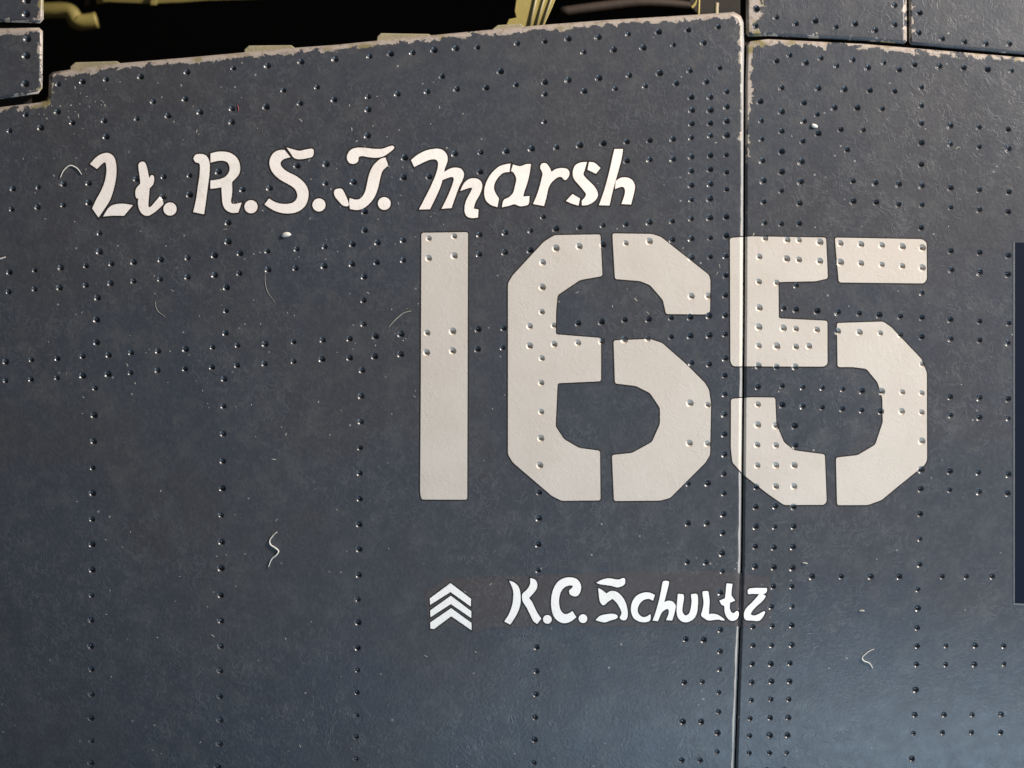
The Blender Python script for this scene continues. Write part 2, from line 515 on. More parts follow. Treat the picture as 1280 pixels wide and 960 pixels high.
class Panel:
    def __init__(self, poly, bev, drop, proud=0.0):
        self.poly, self.bev, self.drop, self.proud = poly, bev, drop, proud

    def height(self, pts):
        d, n = border(self.poly, pts)
        k = np.clip(1 - d / self.bev, 0, 1)
        return self.proud - self.drop * k ** 2, 2 * self.drop / self.bev * k, n, d


P_MAIN = Panel(MAIN, 5.0, 4.6)
P_LOWER = Panel(LOWER, 3.6, 2.6)
P_UA = Panel(UPPER_A, 5.0, 4.4, 0.6)
P_UB = Panel(UPPER_B, 4.5, 4.0, 0.6)
P_HA = Panel(HOOD_A, 5.0, 4.6, 5.0)
P_HB = Panel(HOOD_B, 5.0, 4.6, 5.0)


def normals_at(v, slope, n2):
    pu, pv, n = frame(v[:, 0], v[:, 1])
    out = n - slope[:, None] * (n2[:, :1] * pu + n2[:, 1:] * pv)
    return out / np.linalg.norm(out, axis=1, keepdims=True)


fuselage = empty('aircraft_fuselage', loc=(0, 0, 0))
tag(fuselage, 'dark navy blue riveted aircraft fuselage side painted with a big cream 165', 'aircraft')


def build_panel(name, P, label=None, glint_seam=False):
    poly = P.poly
    riv = [r for r in RIVETS if inside(poly, np.array([r[:2]]))[0]]
    loops = [poly] + [offset(poly, P.bev * k) for k in (0.33, 0.66, 1.0)] + [offset(poly, x) for x in (10, 18)]
    loops += [circle(r, r[2]) for r in riv]
    lo, hi = poly.min(0), poly.max(0)
    g = np.array([(x, y) for x in np.arange(lo[0] + 17, hi[0], 26) for y in np.arange(lo[1] + 13, hi[1], 26)])
    g = g[inside(poly, g)]
    g = g[border(poly, g)[0] > 20]
    C = np.array([r[:2] for r in riv]); R = np.array([r[2] for r in riv])
    if len(g) and len(C):
        g = g[(np.hypot(g[:, None, 0] - C[None, :, 0], g[:, None, 1] - C[None, :, 1]) > 9).all(1)]

    def keep(c):
        k = inside(poly, c)
        if len(C):
            k &= (np.hypot(c[:, None, 0] - C[None, :, 0], c[:, None, 1] - C[None, :, 1]) > R[None] * 0.985).all(1)
        return k
    v, f = triangulate(loops, [], g, keep)
    h, s, n2, d = P.height(v)
    co = place(v[:, 0], v[:, 1], h)
    no = normals_at(v, s, n2)
    wear = wear_weight(v) * np.clip(1 - d / 14.5, 0, 1) * np.where(n2[:, 1] < -0.6, 0.55, np.where(n2[:, 0] < -0.6, 0.85, 1.0))
    wear += 0.75 * np.exp(-((v[:, 0] - 936) ** 2 + (v[:, 1] - 14) ** 2) / 26 ** 2) * (v[:, 0] > 931)
    # skirt down the outer rim: the thickness of the sheet
    d0 = d < 0.02
    be = [e for e in boundary_edges(f) if d0[e[0]] and d0[e[1]]]
    nv = len(v)
    ring = sorted({i for e in be for i in e})
    ia = {i: nv + k for k, i in enumerate(ring)}
    ib = {i: nv + len(ring) + k for k, i in enumerate(ring)}
    rv = v[ring]
    pu, pv, n = frame(rv[:, 0], rv[:, 1])
    side = -(n2[ring][:, :1] * pu + n2[ring][:, 1:] * pv)
    co = np.concatenate([co, co[ring], place(rv[:, 0], rv[:, 1], h[ring] - 9)])
    no = np.concatenate([no, side, side])
    wear = np.concatenate([wear, wear[ring] * 0.8, wear[ring] * 0.2])
    faces = [tuple(t) for t in f] + [(ia[a], ib[a], ib[b], ia[b]) for a, b in be]
    glint = None
    if glint_seam:  # painted bright line of the lit bevel, fading away from the seam
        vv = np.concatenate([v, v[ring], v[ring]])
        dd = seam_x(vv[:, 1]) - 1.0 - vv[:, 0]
        glint = np.clip(1 - dd / 7.0, 0, 1) * (dd > -1)
        glint[nv + len(ring):] = 0
    o = mesh_obj(name, co, faces, 'navy', fuselage, no, wear, glint)
    if label:
        o['label'] = label
    return o, riv


PANELS = []
for nm, P, lb in (('side_panel', P_MAIN, 'large navy side panel below the cockpit opening carrying the names'),
                  ('side_panel', P_LOWER, 'navy side panel right of the vertical seam'),
                  ('upper_panel', P_UA, 'narrow navy panel at the top, right of the cockpit opening'),
                  ('upper_panel', P_UB, 'navy panel in the top right corner'),
                  ('hood_panel', P_HA, 'small navy panel with three rivets left of the cockpit opening'),
                  ('hood_panel', P_HB, 'navy panel in the top left corner')):
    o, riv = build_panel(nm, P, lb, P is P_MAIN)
    PANELS.append((P, o, riv))

# the frame members behind the seams that close the gaps between the sheets
def backing(name, poly, h0, h1, mat, parent=None):
    poly = ccw(poly)
    lo, hi = poly.min(0), poly.max(0)
    g = np.array([(x, y) for x in np.arange(lo[0] + 21, hi[0], 60) for y in np.arange(lo[1] + 21, hi[1], 60)] or [poly.mean(0)])
    g = g[inside(poly, g)]
    v, f = triangulate([poly], [], g, lambda c: inside(poly, c))
    co = np.concatenate([place(v[:, 0], v[:, 1], h0), place(v[:, 0], v[:, 1], h1)])
    n = len(v)
    faces = [tuple(t) for t in f] + [tuple(t[::-1] + n) for t in f] + [(a, a + n, b + n, b) for a, b in boundary_edges(f)]
    return mesh_obj(name, co, faces, mat, parent or fuselage, smooth=False)


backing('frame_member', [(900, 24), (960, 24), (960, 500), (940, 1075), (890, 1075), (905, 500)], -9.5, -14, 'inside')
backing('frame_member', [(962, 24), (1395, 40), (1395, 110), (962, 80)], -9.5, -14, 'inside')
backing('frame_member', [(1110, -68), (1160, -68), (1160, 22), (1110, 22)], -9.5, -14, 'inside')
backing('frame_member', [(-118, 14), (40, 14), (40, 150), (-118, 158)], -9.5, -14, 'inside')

# ------------------------------------------------------------------ painted markings
def Z(ox, oy, s, pts):
    return [(ox + p[0] / s, oy + p[1] / s) + tuple(p[2:]) for p in pts]


def dot(ox, oy, s, x, y, r):
    return circle((ox + x / s, oy + y / s), r / s, 20)


def S(ox, oy, s, pts):
    return smooth_outline(Z(ox, oy, s, pts))


def K(pts):
    """polygon with small rounded corners"""
    pts = [np.array(p[:2], float) for p in pts]
    out = []
    n = len(pts)
    for i in range(n):
        a, b, c = pts[i - 1], pts[i], pts[(i + 1) % n]
        r = min(2.5, 0.4 * np.hypot(*(a - b)), 0.4 * np.hypot(*(c - b)))
        p = b + (a - b) / np.hypot(*(a - b)) * r; q = b + (c - b) / np.hypot(*(c - b)) * r
        out += [p, 0.25 * p + 0.5 * b + 0.25 * q, q]
    return np.array(out)


ONE = [K([(526.8, 291), (585, 290.2), (584.6, 400), (584, 624.6), (527, 624.4), (525.2, 616), (526.2, 460)])]
SIX = [K([(750.5, 293), (753, 345), (742, 347), (725, 350), (697, 369), (695, 390), (694.8, 418), (751.3, 422.5), (751.3, 476.5), (697, 479), (694.5, 533), (705, 549), (724, 560), (750, 563.5), (750.6, 625.5), (702, 626), (690, 620), (641, 578), (635, 568), (635, 354), (641, 344), (680, 302), (693, 294)]),
       K(Z(640, 240, 4, [(502, 207), (700, 210), (745, 225), (985, 415), (992, 440), (990, 600), (965, 612), (770, 610), (755, 540), (690, 465), (640, 445), (515, 435)])),
       K(Z(640, 240, 4, [(508, 742), (690, 735), (750, 755), (870, 860), (965, 955), (985, 990), (995, 1060), (990, 1315), (965, 1355), (790, 1530), (740, 1543), (510, 1545), (500, 1315), (600, 1305), (700, 1250), (740, 1160), (740, 1080), (690, 1005), (620, 970), (515, 957)]))]
FIVE = [K([(912.5, 297.5), (940, 295.5), (1032.5, 297), (1034.8, 348), (1020, 351.5), (973, 352.5), (973.5, 398), (1034.2, 401), (1034.4, 455), (1030, 458.2), (960, 458), (916, 457.8), (913, 452)]),
        K([(1043.6, 297), (1152.5, 299), (1158.2, 303), (1158.6, 349), (1155, 354.2), (1048.6, 353), (1046, 325)]),
        K([(1046.2, 403.8), (1104, 402), (1114, 409), (1152, 449), (1158.5, 466), (1158.8, 575), (1156, 581), (1120, 610), (1102, 625), (1085, 631.2), (1046.4, 631.4), (1045, 572), (1072, 569), (1094, 556), (1103.5, 528), (1103, 498), (1097, 478), (1083, 461), (1066, 458.8), (1047, 458.8)]),
        K([(913.8, 498.6), (940, 496.6), (969, 497), (970.4, 530), (980, 553), (993, 563), (1031, 568), (1033.3, 627), (1030, 631), (980, 631.2), (960, 617.5), (930, 594), (915.5, 578), (913.6, 560)])]

L8a, L8b, L8c, L8d, L8e = (100, 180, 8), (240, 180, 8), (400, 180, 8), (500, 180, 8), (650, 180, 8)
NAME_TOP = [
    ('L', [S(*L8a, [(100,200,1),(170,250,1),(215,205),(250,182),(264,230),(262,300),(245,385),(205,480),(160,560),(122,645,1),(185,735,1),(240,655),(300,560),(340,440),(362,320),(362,210),(340,130),(290,92),(230,95),(165,130)]),
           S(*L8a, [(232,725,1),(285,640),(340,607),(430,597),(530,612,1),(440,718,1),(330,716)])]),
    ('t', [S(*L8a, [(585,205),(608,180),(642,180),(662,210),(678,270),(692,338),(708,315),(730,314),(742,342),(735,395),(715,425),(697,445),(690,520),(683,608),(692,634),(720,615),(770,555),(800,530),(825,560),(832,600),(790,645),(735,690),(680,718),(630,705),(595,660),(580,600),(583,545,1),(562,538),(553,490),(562,445),(590,410),(603,390),(597,330),(588,260)])]),
    ('full stop', [dot(*L8a, 900, 650, 66)]),
    ('R', [S(*L8b, [(16,140),(38,106),(90,100),(135,112),(165,150),(178,220),(172,320),(155,450),(140,570),(120,703,1),(12,680,1),(40,560),(60,420),(75,320),(80,230),(70,192),(42,185),(22,165)]),
           S(*L8b, [(185,95,1),(260,77),(350,80),(420,110),(465,165),(482,240),(465,310),(400,380,1),(402,480),(390,570),(402,597),(440,597),(497,585,1),(462,685,1),(400,688),(340,660),(308,600),(298,510),(295,432,1),(240,442),(183,447,1),(185,365,1),(260,355),(330,330),(370,280),(375,230),(355,185),(310,167),(250,170),(185,187,1)])]),
    ('full stop', [dot(*L8b, 590, 627, 66)]),
    ('S', [S(*L8b, [(926,60,1),(984,132,1),(920,150),(887,182),(895,225),(950,275),(1040,320),(1110,375),(1155,440),(1165,520),(1140,605),(1080,665),(1000,692),(900,690),(810,660),(725,605,1),(770,545,1),(840,585),(920,600),(1000,590),(1045,550),(1052,500),(1025,445),(960,400),(880,355),(810,290),(777,215),(780,150),(815,90),(870,62)]),
           S(*L8b, [(945,35,1),(1000,50),(1070,68),(1130,57),(1200,47),(1218,75),(1205,125),(1150,142),(1080,152),(1022,140),(988,95)])]),
    ('full stop', [circle((398.7, 256.2), 8.2, 20)]),
    ('J', [S(*L8c, [(270,150),(277,100),(310,57),(370,37),(450,38),(530,48),(620,48),(680,28),(725,17),(742,40),(700,80),(640,120),(570,137),(490,132),(420,120),(388,132),(382,170),(350,196),(300,193)]),
           S(*L8c, [(600,152),(655,135,1),(682,215,1),(625,270),(600,350),(580,440),(545,530),(490,600),(430,645),(370,660),(300,650,1),(292,590),(296,540,1),(360,557),(410,540),(450,480),(470,400),(490,310),(530,220)]),
           S(*L8c, [(140,480),(160,452),(215,448),(245,490),(283,580),(283,618),(235,618),(190,575),(150,525)])]),
    ('full stop', [dot(*L8c, 643, 595, 64)]),
    ('M', [S(*L8d, [(110,160,1),(180,105),(270,62),(370,47),(430,62),(470,110),(475,170),(450,240),(440,280,1),(510,242),(570,237),(615,252),(640,300),(625,360),(590,430),(550,540),(515,640,1),(415,648,1),(460,560),(500,470),(535,370),(530,332),(490,335),(425,360,1),(400,440),(350,550),(300,652,1),(190,655,1),(250,540),(310,420),(360,300),(380,220),(375,172),(345,153),(290,160),(210,195),(142,230,1)]),
           S(*L8d, [(602,470,1),(642,390),(700,347),(770,347),(815,382),(820,440),(795,510),(755,580),(737,645,1),(785,655,1),(780,735,1),(710,740),(660,715),(645,650),(660,570),(700,490),(722,442),(690,440)])]),
    ('a', [S(*L8d, [(1040,207),(1105,195,1),(1095,280,1),(1030,290),(970,350),(940,420),(950,480),(990,545,1),(975,630,1),(910,610),(857,560),(842,480),(860,390),(910,300),(980,232)]),
           S(*L8d, [(1130,205,1),(1200,222),(1260,202),(1310,200,1),(1295,300),(1270,400),(1245,470),(1232,525,1),(1295,520,1),(1290,588),(1270,612),(1200,622),(1145,602),(1090,618),(1020,632,1),(1035,562),(1085,535),(1130,490),(1150,420),(1163,350),(1140,292),(1110,270,1)])]),
    ('r', [S(*L8e, [(202,240),(217,197),(260,193),(293,230),(315,278,1),(360,250),(420,240),(475,252),(496,295),(475,345),(445,360),(415,330),(375,335),(320,380),(285,440),(265,530),(240,620,1),(130,600,1),(165,520),(195,430),(215,350),(225,290)])]),
    ('s', [S(*L8e, [(670,180,1),(600,187),(547,220),(527,290),(540,350),(590,410),(640,470),(660,512),(617,570,1),(620,615,1),(680,608),(740,575),(775,530),(775,480),(740,420),(680,360),(635,308),(645,265)]),
           S(*L8e, [(690,180,1),(745,188),(805,240,1),(760,297,1),(675,258,1)]),
           S(*L8e, [(525,500,1),(600,545,1),(585,615,1),(520,597),(460,570,1)])]),
    ('h', [S(*L8e, [(945,50,1),(1030,50,1),(1015,150),(975,300),(930,460),(895,615,1),(790,612,1),(840,470),(890,290),(925,130)]),
           S(*L8e, [(957,370,1),(1010,337),(1080,337),(1130,370),(1150,430),(1135,510),(1110,605,1),(1015,600,1),(1045,510),(1048,452),(1020,427),(950,450,1)])]),
]
sc = 1280 / 120
A8, K1, K2, K3 = (520, 710, 8), (620, 710, sc), (730, 710, sc), (850, 710, sc)
CHEVRONS = [np.array(Z(*A8, p)) for p in ([(138,305),(345,152),(550,308),(548,385),(345,240),(142,368)], [(142,425),(348,278),(553,432),(552,500),(348,360),(145,492)], [(142,545),(352,402),(555,550),(555,622),(352,482),(180,610),(145,605)])]
NAME_LOW = [
    ('K', [S(*K1, [(175,170,1),(240,192),(300,250),(325,340),(325,480),(290,590),(240,680),(190,755,1),(110,712,1),(170,620),(215,500),(230,400),(230,310),(205,230)]),
           S(*K1, [(455,135,1),(520,155),(550,210),(540,280),(495,340),(440,400,1),(490,470),(540,580),(603,675,1),(550,745,1),(500,710),(460,630),(410,530),(360,450),(347,390),(357,340),(420,280),(455,210)])]),
    ('full stop', [dot(*K1, 685, 685, 58)]),
    ('C', [S(*K1, [(1020,575,1),(1070,655,1),(1010,705),(930,735),(850,720),(780,660),(745,570),(735,440),(755,310),(810,200),(890,142),(990,124),(1080,150),(1130,220),(1130,300),(1095,365),(1040,378),(985,350),(977,300),(1008,270),(1026,240),(980,232),(910,260),(860,330),(840,430),(850,530),(890,600),(950,613)])]),
    ('full stop', [dot(*K1, 1160, 675, 58)]),
    ('S', [S(*K2, [(165,195,1),(230,160),(320,137),(400,147),(460,155),(510,137),(545,142),(545,210),(500,245),(440,258),(360,237),(270,225),(200,213)]),
           S(*K2, [(190,268,1),(240,292),(300,340,1),(350,310),(420,312),(490,360),(550,450),(580,560),(580,650),(550,695),(500,690),(477,660),(500,610),(490,560),(440,470),(380,410,1),(320,450),(258,498),(215,450),(200,380)]),
           S(*K2, [(155,695,1),(210,640),(300,617),(400,612),(448,640),(430,675),(350,700),(270,725)])]),
    ('c', [S(*K2, [(945,360,1),(920,435,1),(860,412),(790,430),(735,490),(715,560),(735,620),(790,655),(850,640),(882,617),(890,660),(873,705),(820,722),(740,715),(660,665),(627,570),(637,470),(690,380),(780,332),(870,327)])]),
    ('h', [S(*K2, [(1050,187),(1080,172),(1123,175),(1133,200),(1110,300),(1070,455,1),(1120,437),(1180,447),(1222,500),(1215,560),(1195,640),(1175,700,1),(1095,695,1),(1125,620),(1130,562),(1100,547),(1040,590),(1010,650),(985,710,1),(915,700,1),(955,590),(1000,430),(1030,290)])]),
    ('u', [S(*K3, [(-28,345,1),(45,350,1),(53,400),(37,500),(32,580),(70,633),(120,608),(145,530),(155,430),(147,362),(170,347),(225,347),(240,400),(238,500),(225,600),(180,680),(100,722),(20,710),(-32,650),(-45,560),(-38,450)])]),
    ('l', [S(*K3, [(302,320),(330,307),(376,312),(385,360),(395,440),(390,530),(385,615,1),(450,610),(520,632),(592,685),(578,700),(500,687),(390,700),(330,675),(282,630),(300,560),(315,460),(305,380)])]),
    ('t', [S(*K3, [(620,205,1),(700,212,1),(690,290),(685,365,1),(735,435,1),(665,465,1),(665,540),(685,590),(720,600),(758,572),(783,600),(773,660),(730,698),(670,700),(620,650),(595,580),(590,510),(555,490),(525,435,1),(600,405,1),(610,320)])]),
    ('z', [S(*K3, [(930,272),(1160,268,1),(1155,320),(1110,350,1),(1145,375,1),(1100,440),(1020,510),(960,580),(947,622),(1000,633),(1060,608),(1115,578),(1135,592),(1100,660),(1050,705),(960,700),(872,690),(852,620),(880,540),(960,460),(1040,370),(1050,345,1),(950,345),(908,345)])]),
]

MARKS = []          # (polygon, material) of everything painted over rivets


def skin_height(pts):
    """panel height wherever a point falls: proud, slope, inward direction"""
    h = np.full(len(pts), -2.2); s = np.zeros(len(pts)); n2 = np.zeros((len(pts), 2)); n2[:, 0] = 1
    for P in (P_MAIN, P_LOWER):
        grown = offset(P.poly, -0.3)
        k = inside(grown, pts)
        if k.any():
            a, b, c, _ = P.height(pts[k])
            h[k], s[k], n2[k] = a, b, c
    return h, s, n2


def seam_chains(lo, hi):
    out = []
    for dx in (-6.0, -4.3, -2.7, -1.03, 1.13, 2.3, 3.5, 4.7):
        vs = np.linspace(lo[1] - 2, hi[1] + 2, max(3, int((hi[1] - lo[1]) / 20)))
        out.append([(seam_x(v) + dx, v) for v in vs])
    return out


def build_mark(name, polys, mat, parent, thick, drill=True, limit=None, label=None):
    """a coat of paint laid over the sheet, pierced at the rivets"""
    polys = [ccw(p) for p in polys]
    allp = np.concatenate(polys)
    lo, hi = allp.min(0), allp.max(0)
    riv = [r for r in RIVETS if lo[0] - 8 < r[0] < hi[0] + 8 and lo[1] - 8 < r[1] < hi[1] + 8] if drill else []
    C = np.array([r[:2] for r in riv]); R = np.array([r[2] for r in riv])
    chains = seam_chains(lo, hi) if hi[0] > 918 and lo[0] < 940 else []
    if max(hi - lo) > 60:
        g = np.array([(x, y) for x in np.arange(lo[0] + 11, hi[0], 20) for y in np.arange(lo[1] + 11, hi[1], 20)])
        if len(C):
            g = g[(np.hypot(g[:, None, 0] - C[None, :, 0], g[:, None, 1] - C[None, :, 1]) > 9).all(1)]
    else:
        g = np.zeros((0, 2))

    def keep(c):
        k = np.zeros(len(c), bool)
        for p in polys:
            k |= inside(p, c)
        if len(C):
            k &= (np.hypot(c[:, None, 0] - C[None, :, 0], c[:, None, 1] - C[None, :, 1]) > R[None] * 0.985).all(1)
        if limit is not None:
            k &= limit(c)
        return k
    v, f = triangulate(polys + [circle(r, r[2]) for r in riv], chains, g, keep)
    h, s, n2 = skin_height(v)
    n = len(v)
    be = boundary_edges(f)
    top = place(v[:, 0], v[:, 1], h + thick)
    no = normals_at(v, s, n2)
    ring = sorted({i for e in be for i in e})
    ia = {i: n + k for k, i in enumerate(ring)}
    ib = {i: n + len(ring) + k for k, i in enumerate(ring)}
    # sides of the coat face away from it
    out = {i: np.zeros(3) for i in ring}
    for a, b in be:
        e = top[b] - top[a]
        o = np.cross(e, no[a])
        for i in (a, b):
            out[i] = out[i] + o
    sd = np.array([out[i] / (np.linalg.norm(out[i]) + 1e-12) for i in ring])
    co = np.concatenate([top, top[ring], place(v[ring][:, 0], v[ring][:, 1], h[ring] - 0.4)])
    nn = np.concatenate([no, sd, sd])
    faces = [tuple(t) for t in f] + [(ia[a], ib[a], ib[b], ia[b]) for a, b in be]
    o = mesh_obj(name, co, faces, mat, parent, nn)
    if label:
        o['label'] = label
    return o


def gap_free(c):
    return np.abs(c[:, 0] - seam_x(c[:, 1])) > 1.05


# thin decal film that carries the small lettering and bridges the seam
film = np.array([(531, 741), (560, 722), (600, 722), (760, 716), (900, 713), (962, 722), (965, 778), (950, 784), (850, 780.5), (740, 783.5), (690, 779.5), (640, 785), (612, 784), (594, 790), (560, 778), (537, 792)], float)
build_mark('decal_film', [film], 'film', fuselage, 0.12, label='brownish decal film under the lower name')

def outline(name, polys, w, parent, limit=None):
    build_mark(name, [offset(densify2(ccw(p)), -w) for p in polys], 'edge', parent, 0.20, limit=limit)


def densify2(p):
    q = [p[0]]
    for a in p[1:]:
        if np.hypot(*(a - q[-1])) > 0.35:
            q.append(a)
    if np.hypot(*(q[0] - q[-1])) < 0.35:
        q.pop()
    return np.array(q)


for nm, lab, polys in (('digit_one', 'cream stencilled digit 1', ONE), ('digit_six', 'cream stencilled digit 6', SIX), ('digit_five', 'cream stencilled digit 5 across the seam', FIVE)):
    e = empty(nm, fuselage)
    e['label'] = lab
    for p in polys:
        build_mark('stencil_piece', [p], 'cream', e, 0.34, limit=gap_free)
        outline('stencil_edge', [p], 1.5, e, gap_free)
        MARKS.append((p, 'cream'))
e = empty('name_lettering', fuselage)
e['label'] = 'white script lettering Lt. R.S.J. Marsh'
for ch, polys in NAME_TOP:
    build_mark('full_stop' if ch == 'full stop' else 'letter', polys, 'white', e, 0.40, label='' if ch == 'full stop' else 'white script letter ' + ch)
    outline('letter_edge', polys, 1.8, e)
    MARKS += [(p, 'white') for p in polys]
e = empty('name_lettering', fuselage)
e['label'] = 'off-white lettering K.C. Schultz'
for ch, polys in NAME_LOW:
    build_mark('full_stop' if ch == 'full stop' else 'letter', polys, 'offwhite', e, 0.45, label='' if ch == 'full stop' else 'off-white letter ' + ch)
    outline('letter_edge', polys, 1.8, e)
    MARKS += [(p, 'offwhite') for p in polys]
e = empty('rank_insignia', fuselage)
e['label'] = 'three off-white rank chevrons'
for p in CHEVRONS:
    build_mark('chevron', [p], 'offwhite', e, 0.45)
    outline('chevron_edge', [p], 1.6, e)
BLUE = np.array([(1268.5, 303), (1400, 309), (1400, 760), (1268.2, 754.5)], float)
RIM = np.array([(1266.6, 302.5), (1268.6, 302.6), (1268.4, 754), (1400, 759.5), (1400, 761.8), (1266.8, 756.5)], float)
bm = build_mark('blue_marking', [BLUE], 'blue', fuselage, 0.25, label='edge of a dark blue painted marking')
build_mark('outline', [RIM], 'pale', bm, 0.5)

# ------------------------------------------------------------------ rivets: pressed-in heads, one dish each
def dish_profile():
    # (radius, height) as shares of the hole radius
    return [(1.22, -0.16), (1.0, -0.004), (0.90, -0.07), (0.75, -0.19), (0.56, -0.36), (0.44, -0.62), (0.24, -0.76)]


def dish_mesh(n=NSEG):
    co, fa = [], []
    pr = dish_profile()
    for r, h in pr:
        for k in range(n):
            a = 2 * math.pi * k / n
            co.append((r * math.cos(a), -r * math.sin(a), h))
    co.append((0, 0, -0.78))
    for i in range(len(pr) - 1):
        for k in range(n):
            a, b = i * n + k, i * n + (k + 1) % n
            fa.append((a, a + n, b + n, b))
    t = (len(pr) - 1) * n
    for k in range(n):
        fa.append((t + k, len(co) - 1, t + (k + 1) % n))
    return np.array(co), fa


DCO, DFA = dish_mesh()
_shared = {}


def rivet_colours(u, v, r):
    cen = np.array([DCO[list(f)].mean(0) for f in DFA])
    pts = np.stack([u + cen[:, 0] * r, v - cen[:, 1] * r], 1)
    m = np.zeros(len(pts), int)
    names = ['pit', 'cream', 'white', 'offwhite']
    for poly, mat in MARKS:
        lo, hi = poly.min(0) - 8, poly.max(0) + 8
        if lo[0] < u < hi[0] and lo[1] < v < hi[1]:
            m[inside(poly, pts)] = names.index(mat)
    return m


def dish_data(m):
    key = tuple(m)
    if key not in _shared:
        me = bpy.data.meshes.new('rivet')
        me.from_pydata([tuple(map(float, c)) for c in DCO], [], DFA)
        for k in ('pit', 'cream', 'white', 'offwhite'):
            me.materials.append(MATS[k])
        me.polygons.foreach_set('material_index', m)
        me.polygons.foreach_set('use_smooth', [True] * len(me.polygons))
        me.update()
        _shared[key] = me
    return _shared[key]


def rivet_matrix(u, v, r, P):
    h = P.height(np.array([[u, v]]))[0][0]
    pu, pv, n = frame(u, v)
    o = place(u, v, h)
    s = r * MM * 1.005
    X, N = pu, n
    k = 0.78 + 0.42 * ((u * 12.9898 + v * 78.233) % 1.0)      # some pressed deeper than others
    Y = np.cross(N, X)
    M = Matrix([[X[i] * s, Y[i] * s, N[i] * s * k, o[i]] for i in range(3)] + [[0, 0, 0, 1]])
    return M


every = [(r, P, o) for P, o, riv in PANELS for r in riv]
in_view = lambda r: -4 < r[0] < 1284 and -4 < r[1] < 964
every.sort(key=lambda t: (not in_view(t[0]), -t[0][2]))
single, rest = every[:300], every[300:]
for (u, v, r), P, o in single:
    m = rivet_colours(u, v, r)
    x = bpy.data.objects.new('rivet', dish_data(m))
    link(x, o)
    x.matrix_world = rivet_matrix(u, v, r, P)
by_panel = {}
for (u, v, r), P, o in rest:
    by_panel.setdefault(o.name, (o, []))[1].append((u, v, r, P))
for o, lst in by_panel.values():
    co, fa, fm = [], [], []
    for u, v, r, P in lst:
        M = np.array(rivet_matrix(u, v, r, P))
        b = len(co)
        co += list(DCO @ M[:3, :3].T + M[:3, 3])
        fa += [tuple(i + b for i in f) for f in DFA]
        fm += list(rivet_colours(u, v, r))
    s = mesh_obj('rivet_rows', co, fa, ['pit', 'cream', 'white', 'offwhite'], o, fmat=fm)
    s['kind'] = 'stuff'

# ------------------------------------------------------------------ cockpit opening: tabs on the sill and what stands inside
def slab(name, poly, h0, h1, mat, parent=fuselage, bev=1.0):
    """a plate with rounded rim between two heights above (below) the skin"""
    poly = ccw(poly)
    rings = [(0.0, h0), (0.0, h1 - bev), (bev * 0.3, h1 - bev * 0.3), (bev, h1)]
    co = []
    for r, h in rings:
        q = offset(poly, r) if r else poly
        co += list(place(q[:, 0], q[:, 1], h))
    n = len(poly)
    fa = [tuple(range(n))]
    for i in range(len(rings) - 1):
        for k in range(n):
            a, b = i * n + k, i * n + (k + 1) % n
            fa.append((a, b, b + n, a + n))
    fa.append(tuple(range((len(rings) - 1) * n, len(rings) * n))[::-1])
    o = mesh_obj(name, co, fa, mat, parent, smooth=False)
    import bmesh
    b = bmesh.new(); b.from_mesh(o.data); bmesh.ops.recalc_face_normals(b, faces=b.faces); b.to_mesh(o.data); b.free()
    return o


for p in ([(87, 96), (88, 83), (94, 78), (146, 76.5), (152, 80), (152, 90)],
          [(304, 75), (305.5, 62), (311, 57), (364, 56.5), (369, 60), (369, 70)],
          [(470, 60), (471.5, 46), (476, 41.5), (536, 42.5), (541, 46), (541, 54)],
          [(615, 48), (616, 36), (622, 31.5), (650, 29.5), (655, 33), (655, 44)]):
    slab('sill_tab', p, -16, -7, 'tabs')


def tube(name, path, rad, mat, parent=fuselage, n=10, caps=True):
    """a bent rod through world points; rad one number or one per point"""
    P = [Vector(p) for p in path]
    R = rad if isinstance(rad, (list, tuple)) else [rad] * len(P)
    co, fa = [], []
    up = Vector((0.13, 0.9, 0.31)).normalized()
    for i, p in enumerate(P):
        t = (P[min(i + 1, len(P) - 1)] - P[max(i - 1, 0)]).normalized()
        a = t.cross(up).normalized(); b = t.cross(a).normalized()
        for k in range(n):
            q = 2 * math.pi * k / n
            co.append(p + (a * math.cos(q) + b * math.sin(q)) * R[i])
    for i in range(len(P) - 1):
        for k in range(n):
            fa.append((i * n + k, i * n + (k + 1) % n, (i + 1) * n + (k + 1) % n, (i + 1) * n + k))
    fa.append(tuple(range(n))[::-1])
    fa.append(tuple(range((len(P) - 1) * n, len(P) * n)))
    return mesh_obj(name, co, fa, mat, parent)


def deep(pts, back):
    """points seen at (u, v) standing so many mm behind the skin"""
    return [Vector(place(u, v, -back)) for u, v in pts]


def bez(pts, k=6):
    """open Catmull-Rom through 2D or 3D points"""
    P = [np.array(p, float) for p in pts]
    P = [2 * P[0] - P[1]] + P + [2 * P[-1] - P[-2]]
    out = []
    for i in range(1, len(P) - 2):
        p0, p1, p2, p3 = P[i - 1:i + 3]
        for j in range(k):
            t = j / k
            out.append(0.5 * (2 * p1 + (p2 - p0) * t + (2 * p0 - 5 * p1 + 4 * p2 - p3) * t * t + (3 * p1 - p0 - 3 * p2 + p3) * t ** 3))
    out.append(P[-2])
    return out


# dark tub of the cockpit, open to the front and above
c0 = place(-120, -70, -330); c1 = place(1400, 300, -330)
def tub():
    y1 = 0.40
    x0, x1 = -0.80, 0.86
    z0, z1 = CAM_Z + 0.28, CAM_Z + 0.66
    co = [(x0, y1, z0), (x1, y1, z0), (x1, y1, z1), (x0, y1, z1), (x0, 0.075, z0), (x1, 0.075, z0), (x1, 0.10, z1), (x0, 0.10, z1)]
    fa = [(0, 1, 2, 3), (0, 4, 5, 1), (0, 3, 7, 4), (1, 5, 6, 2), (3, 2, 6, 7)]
    return mesh_obj('cockpit_tub', co, fa, 'inside', fuselage, smooth=False)


